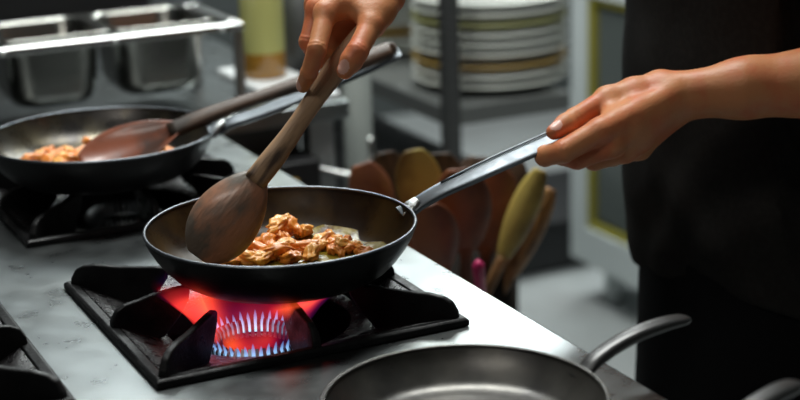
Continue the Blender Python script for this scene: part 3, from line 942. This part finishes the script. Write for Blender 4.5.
def food_tin(cx, label, m0=None):
    if m0 is not None: return dup(m0, Matrix.Translation((cx, ty+.0875, RZ)), label)
    t = thing('food_tin', label, 'food tin', (cx, ty+.0875, RZ), group='deep steel tins hung in the tray stand')
    bm = bmesh.new(); rows = []
    for (w, d, r_, z) in ((.081, .086, .014, .0015), (.081, .086, .014, .003), (.0745, .0795, .03, .003), (.071, .076, .034, -.002), (.065, .070, .034, -.085), (.058, .063, .034, -.100), (.045, .05, .03, -.106)):
        rows.append([bm.verts.new((x, y, z)) for x, y in rrect(w, d, r_)])
    for a, b in zip(rows, rows[1:]):
        for i in range(len(a)): bm.faces.new((a[i], a[(i+1) % len(a)], b[(i+1) % len(a)], b[i]))
    bm.faces.new(rows[-1])
    o = obj('tin_body', bm, M['tin'], t); md = o.modifiers.new('thickness', 'SOLIDIFY'); md.thickness = .0012
    return t


tin = food_tin(.213, 'deep square steel food tin at left, above the rear frying pan')
food_tin(.377, 'deep square steel food tin at right, next to the corner post', tin)
food_tin(.049, 'deep square steel food tin cut off by the left edge of the photo', tin)

# oil jug and canister on the table
jg = thing('oil_jug', 'yellow plastic oil jug with amber bottom standing behind the stand', 'jug', (.505, 1.29, TZ+.0005))
jg.location = (.583, 1.235, TZ+.0125)
obj('jug_body', lathe(bmesh.new(), [(.0355, .042), (.036, .06), (.036, .2), (.030, .225), (.014, .245), (.014, .262), (0, .262)], 32), M['bottle'], jg)
obj('jug_base', lathe(bmesh.new(), [(0, 0), (.032, 0), (.0358, .004), (.0358, .042)], 32), M['bottle_low'], jg)
obj('jug_cap', lathe(bmesh.new(), [(0, .262), (.017, .262), (.017, .282), (0, .284)], 24), M['cap'], jg)
cn = thing('canister', 'grey metal canister seen behind the fingers of the upper hand', 'canister', (.675, 1.30, TZ))
obj('canister_body', lathe(bmesh.new(), [(0, 0), (.040, 0), (.042, .004), (.042, .19), (0, .19)], 32), M['rack'], cn)
obj('canister_lid', lathe(bmesh.new(), [(0, .19), (.044, .19), (.044, .202), (0, .204)], 32), M['steel'], cn)

# dark cupboard behind the table
cb = thing('wall_cupboard', 'dark cupboard standing behind the steel table', 'cupboard', (0, 0, 0))
obj('cupboard_body', B(-1.4, .62, 1.95, 2.5, FZ, 1.1), M['black'], cb, False, bevel=.004)
for x in (-1.39, -.72, -.05):
    d = obj('door', B(x+.005, x+.655, 1.93, 1.948, FZ+.1, 1.08), M['black'], cb, False, bevel=.003)
    obj('door_handle', tube(bmesh.new(), [(x+.60, 1.93, .3), (x+.60, 1.905, .3), (x+.60, 1.905, .45), (x+.60, 1.93, .45)], .006), M['steel'], d)

# ================================================================== RACK WITH PLATES
rk = thing('plate_rack', 'grey steel rack with plates stacked on its shelf', 'rack', (0, 0, 0))
RX0, RX1, RY0, RY1, RSZ = .955, 1.225, 1.305, 2.35, -.142
for x, y in ((RX0, RY0), (RX0, RY1-.035), (RX1-.035, RY0+.44), (RX1-.035, RY1-.035)):
        obj('post', B(x, x+.028, y, y+.028, FZ, 1.0), M['rack'], rk, False, bevel=.002)
for z in (RSZ, .42, -.70):
    obj('shelf', B(RX0+.004, RX1-.008, RY0+.004, RY1-.008, z-.034, z), M['shelf'], rk, False, bevel=.003)


def plate_mesh(name, r, h):
    return lathe(bmesh.new(), [(0, 0), (r*.55, 0), (r*.58, .003), (r*.93, h-.006), (r, h), (r*.985, h+.002), (r*.62, .009), (r*.55, .006), (0, .006)], 48)


protos = {}
def plate(kind, x, y, z, label, r=.150):
    key = (kind, r)
    if key not in protos:
        o = obj('dinner_plate', plate_mesh('dinner_plate', r, .020), M[kind]); protos[key] = o
    else:
        o = protos[key].copy(); C.objects.link(o)
    o.location = (x, y, z); o['label'] = label; o['category'] = 'plate'; o['group'] = 'plates stacked on the grey rack'
    return z


ordn = ['lowest', 'second from bottom', 'third from bottom', 'fourth from bottom', 'fifth from bottom', 'sixth from bottom', 'seventh from bottom', 'eighth from bottom', 'ninth from bottom', 'tenth from bottom', 'eleventh from bottom', 'twelfth from bottom']
word = {'white': 'white', 'ochre': 'ochre rimmed', 'olive': 'olive green'}
for sname, x, y, seq in (('right', 1.135, 1.470, ['white', 'white', 'ochre', 'black_', 'white', 'white', 'white', 'olive', 'white', 'white']),
                         ('left', 1.115, 1.905, ['white', 'white', 'ochre', 'white', 'white', 'white', 'white', 'olive', 'white', 'white'])):
    z = RSZ+.0005; k = 0
    for s in seq:
        if s == 'black_': z += .004; continue
        plate(s, x, y, z, '%s plate, %s in the %s stack on the rack' % (word[s], ordn[k], sname)); k += 1
        z += .0185

kb = thing('storage_bin', 'dark storage bin on the low shelf of the plate rack', 'bin', (0, 0, 0))
obj('bin_body', B(RX0+.031, RX0+.165, RY0+.03, RY0+.75, -.6995, -.33), M['black'], kb, False, bevel=.01)
obj('bin_lid', B(RX0+.029, RX0+.17, RY0+.029, RY0+.76, -.33, -.305), M['black'], kb, False, bevel=.006)

ct = thing('floor_shade_box', 'low dark box added as floor shadow between rack and fridge', 'shade box', (0, 0, 0))  # added dark box, stands in for the shadow on the floor here
obj('shade_box_body', B(1.35, 2.15, 2.33, 2.75, FZ+.0005, -.77), M['black'], ct, False, bevel=.008)
obj('shade_box_top', B(1.34, 2.16, 2.32, 2.76, -.77, -.755), M['black'], ct, False, bevel=.004)

# fridge with yellow gasket
fr = thing('glass_door_fridge', 'white fridge with glass door and yellow gasket behind the person', 'fridge', (0, 0, 0))
FX = 1.75
bm = bmesh.new(); box(bm, FX+.03, FX+.6, 1.35, 2.155, -.80, .02)
obj('fridge_body', bm, M['fridge'], fr, False, bevel=.006)
dr = obj('door', B(FX-.005, FX+.028, 2.085, 2.155, -.795, .01), M['fridge'], fr, False, bevel=.003)
for a in ((1.35, 1.42, -.795, .01), (1.42, 2.085, -.795, -.70), (1.42, 2.085, -.115, .01)):
    obj('door_frame', B(FX-.005, FX+.028, *a), M['fridge'], dr, False, bevel=.002)
bm = bmesh.new()
for a in ((2.066, 2.085, -.70, -.115), (1.42, 1.438, -.70, -.115), (1.438, 2.066, -.70, -.684), (1.438, 2.066, -.131, -.115)): box(bm, FX+.002, FX+.026, *a)
obj('gasket', bm, M['gasket'], dr, False)
obj('door_glass', B(FX+.012, FX+.018, 1.44, 2.055, -.675, -.140), M['glass_dark'], dr, False)
for y in (1.42, 2.06):
    for x in (FX+.07, FX+.52):
        obj('foot', lathe(bmesh.new(), [(0, FZ), (.028, FZ), (.028, -.80), (0, -.80)], 20, x, y), M['fridge'], fr)

# ================================================================== UTENSIL CROCK
uc = Vector((.655, .70, -.37))
stl = thing('low_stand', 'low dark stand beside the range carrying the utensil crock', 'stand', (0, 0, 0))
obj('stand_top', B(uc.x-.13, uc.x+.12, uc.y-.12, uc.y+.12, uc.z-.02, uc.z-.0005), M['black'], stl, False, bevel=.003)
for sx in (-1, 1):
    for sy in (-1, 1):
        obj('leg', B(uc.x+sx*.10-.012, uc.x+sx*.10+.012, uc.y+sy*.10-.012, uc.y+sy*.10+.012, FZ, uc.z-.02), M['black'], stl, False)
cr = tag(obj('utensil_crock', lathe(bmesh.new(), [(0, 0), (.072, 0), (.078, .006), (.080, .17), (.076, .17), (.073, .008), (0, .008)], 48, uc.x, uc.y), M['bucket'], loc=(0, 0, uc.z)), 'dark round crock packed with wooden utensils beside the range', 'crock')
Z0 = uc.z+.009
UT = [  # px, py of the head, depth, foot offset, head width, head length, handle, head, label, hollow side seen
    (361, 163, 2.15, (-.040, .00), .058, .105, 'wood_brown', 'wood_brown', 'small reddish wooden spoon furthest left in the utensil crock', 0),
    (385, 152, 2.23, (-.030, .045), .060, .110, 'wood_dark', 'wood_dark', 'dark wooden spoon with its hollow showing, left of the yellow one', 1),
    (413, 150, 2.12, (-.028, -.030), .064, .125, 'wood_brown', 'wood_olive', 'large olive yellow wooden spoon standing in the utensil crock', 1),
    (441, 153, 2.24, (.000, .050), .066, .115, 'wood_dark', 'wood_dark', 'dark wooden spoon just right of the olive yellow one', 1),
    (459, 168, 2.08, (-.005, -.052), .078, .135, 'wood_brown', 'wood_brown', 'broad red brown wooden spoon below the pan handle, back turned', 0),
    (495, 166, 2.15, (.010, -.020), .078, .135, 'wood_brown', 'wood_brown', 'red brown wooden spoon in the middle right of the crock', 0),
    (541, 169, 2.12, (-.042, -.045), .040, .150, 'wood_tan', 'wood_olive', 'narrow yellowish wooden spoon leaning right in the crock', 0),
    (515, 158, 2.26, (.025, .040), .058, .110, 'wood_dark', 'wood_dark', 'dark wooden spoon behind the yellowish one leaning right', 0),
    (427, 204, 2.06, (-.016, -.058), .064, .115, 'wood_brown', 'wood_brown', 'reddish wooden spoon low in front of the olive yellow one', 0),
    (478, 156, 2.27, (.015, .055), .064, .110, 'wood_dark', 'wood_dark', 'dark wooden spoon behind the two broad red brown ones', 0),
    (396, 212, 2.11, (-.042, -.035), .060, .110, 'wood_dark', 'wood_brown', 'brown wooden spoon low between the left spoons, in shadow', 0),
    (552, 188, 2.17, (-.015, -.030), .036, .160, 'wood_tan', 'wood_tan', 'slim tan wooden paddle leaning furthest right out of the crock', 0),
]
for (px, py, d, (bx, by), bw, bl, mh, mb, lab, hollow) in UT:
    tip = at(px, py, d); base = Vector((uc.x+bx, uc.y+by, Z0+.008))
    face = (-fw if hollow else fw)
    spoon(lab, frame_matrix(tip, base-tip, face), (base-tip).length-.012, bl, bw, M[mh], M[mb], hw=(.007, .008), depth=.010, group='wooden utensils in the crock')
pk = thing('ladle', 'slim bright pink handled utensil low in the crock', 'utensil', matrix=frame_matrix(at(478, 262, 2.03), (Vector((uc.x+.012, uc.y-.055, Z0+.01))-at(478, 262, 2.03)), -fw), group='wooden utensils in the crock')
L_ = (Vector((uc.x+.012, uc.y-.055, Z0+.01))-at(478, 262, 2.03)).length
obj('grip', tube(bmesh.new(), [(0, 0, 0), (.01, 0, 0), (L_*.5, 0, 0)], [.004, .008, .006], 12), M['pink'], pk)
obj('shaft', tube(bmesh.new(), [(L_*.5, 0, 0), (L_-.01, 0, 0)], .004, 12), M['steel'], pk)

# ================================================================== LIGHT
def area(name, loc, target, sx, sy, power, col):
    l = bpy.data.lights.new(name, 'AREA'); l.shape = 'RECTANGLE'; l.size = sx; l.size_y = sy; l.energy = power; l.color = col
    o = bpy.data.objects.new(name, l); C.objects.link(o); o.location = loc
    o.rotation_euler = (Vector(target)-Vector(loc)).to_track_quat('-Z', 'Y').to_euler()
    return o


area('ceiling_or_fill_lamp', (.55, .75, 1.85), (.5, .5, 0), 1.2, .35, 42, (.97, 1., .97))
area('ceiling_or_fill_lamp', (-.9, -.6, 1.85), (-.2, .2, 0), 1.2, .35, 9, (1., .97, .90))
area('ceiling_or_fill_lamp', (1.6, 2.6, 1.85), (1.3, 1.6, -.4), 1.4, .4, 70, (.93, 1., .98))
area('ceiling_or_fill_lamp', (2.9, 3.6, 1.85), (1.2, 1.2, -.3), 1.2, .4, 31, (.93, 1., 1.))
area('ceiling_or_fill_lamp', (.6, 2.3, 1.85), (1.75, 2.0, -.5), .9, .3, 18, (.93, 1., 1.))  # added fill aimed at the fridge to brighten its front, not a known fixture

w = bpy.data.worlds.new('world'); bpy.context.scene.world = w; w.use_nodes = True
w.node_tree.nodes['Background'].inputs[0].default_value = (.6, .68, .7, 1); w.node_tree.nodes['Background'].inputs[1].default_value = .03

sc = bpy.context.scene
sc.view_settings.view_transform = 'Standard'; sc.view_settings.look = 'None'; sc.view_settings.gamma = 1
sc.view_settings.exposure = 0.15; sc.view_settings.use_curve_mapping = False
sc.cycles.use_denoising = True
sc.cycles.max_bounces = 6; sc.cycles.transparent_max_bounces = 16
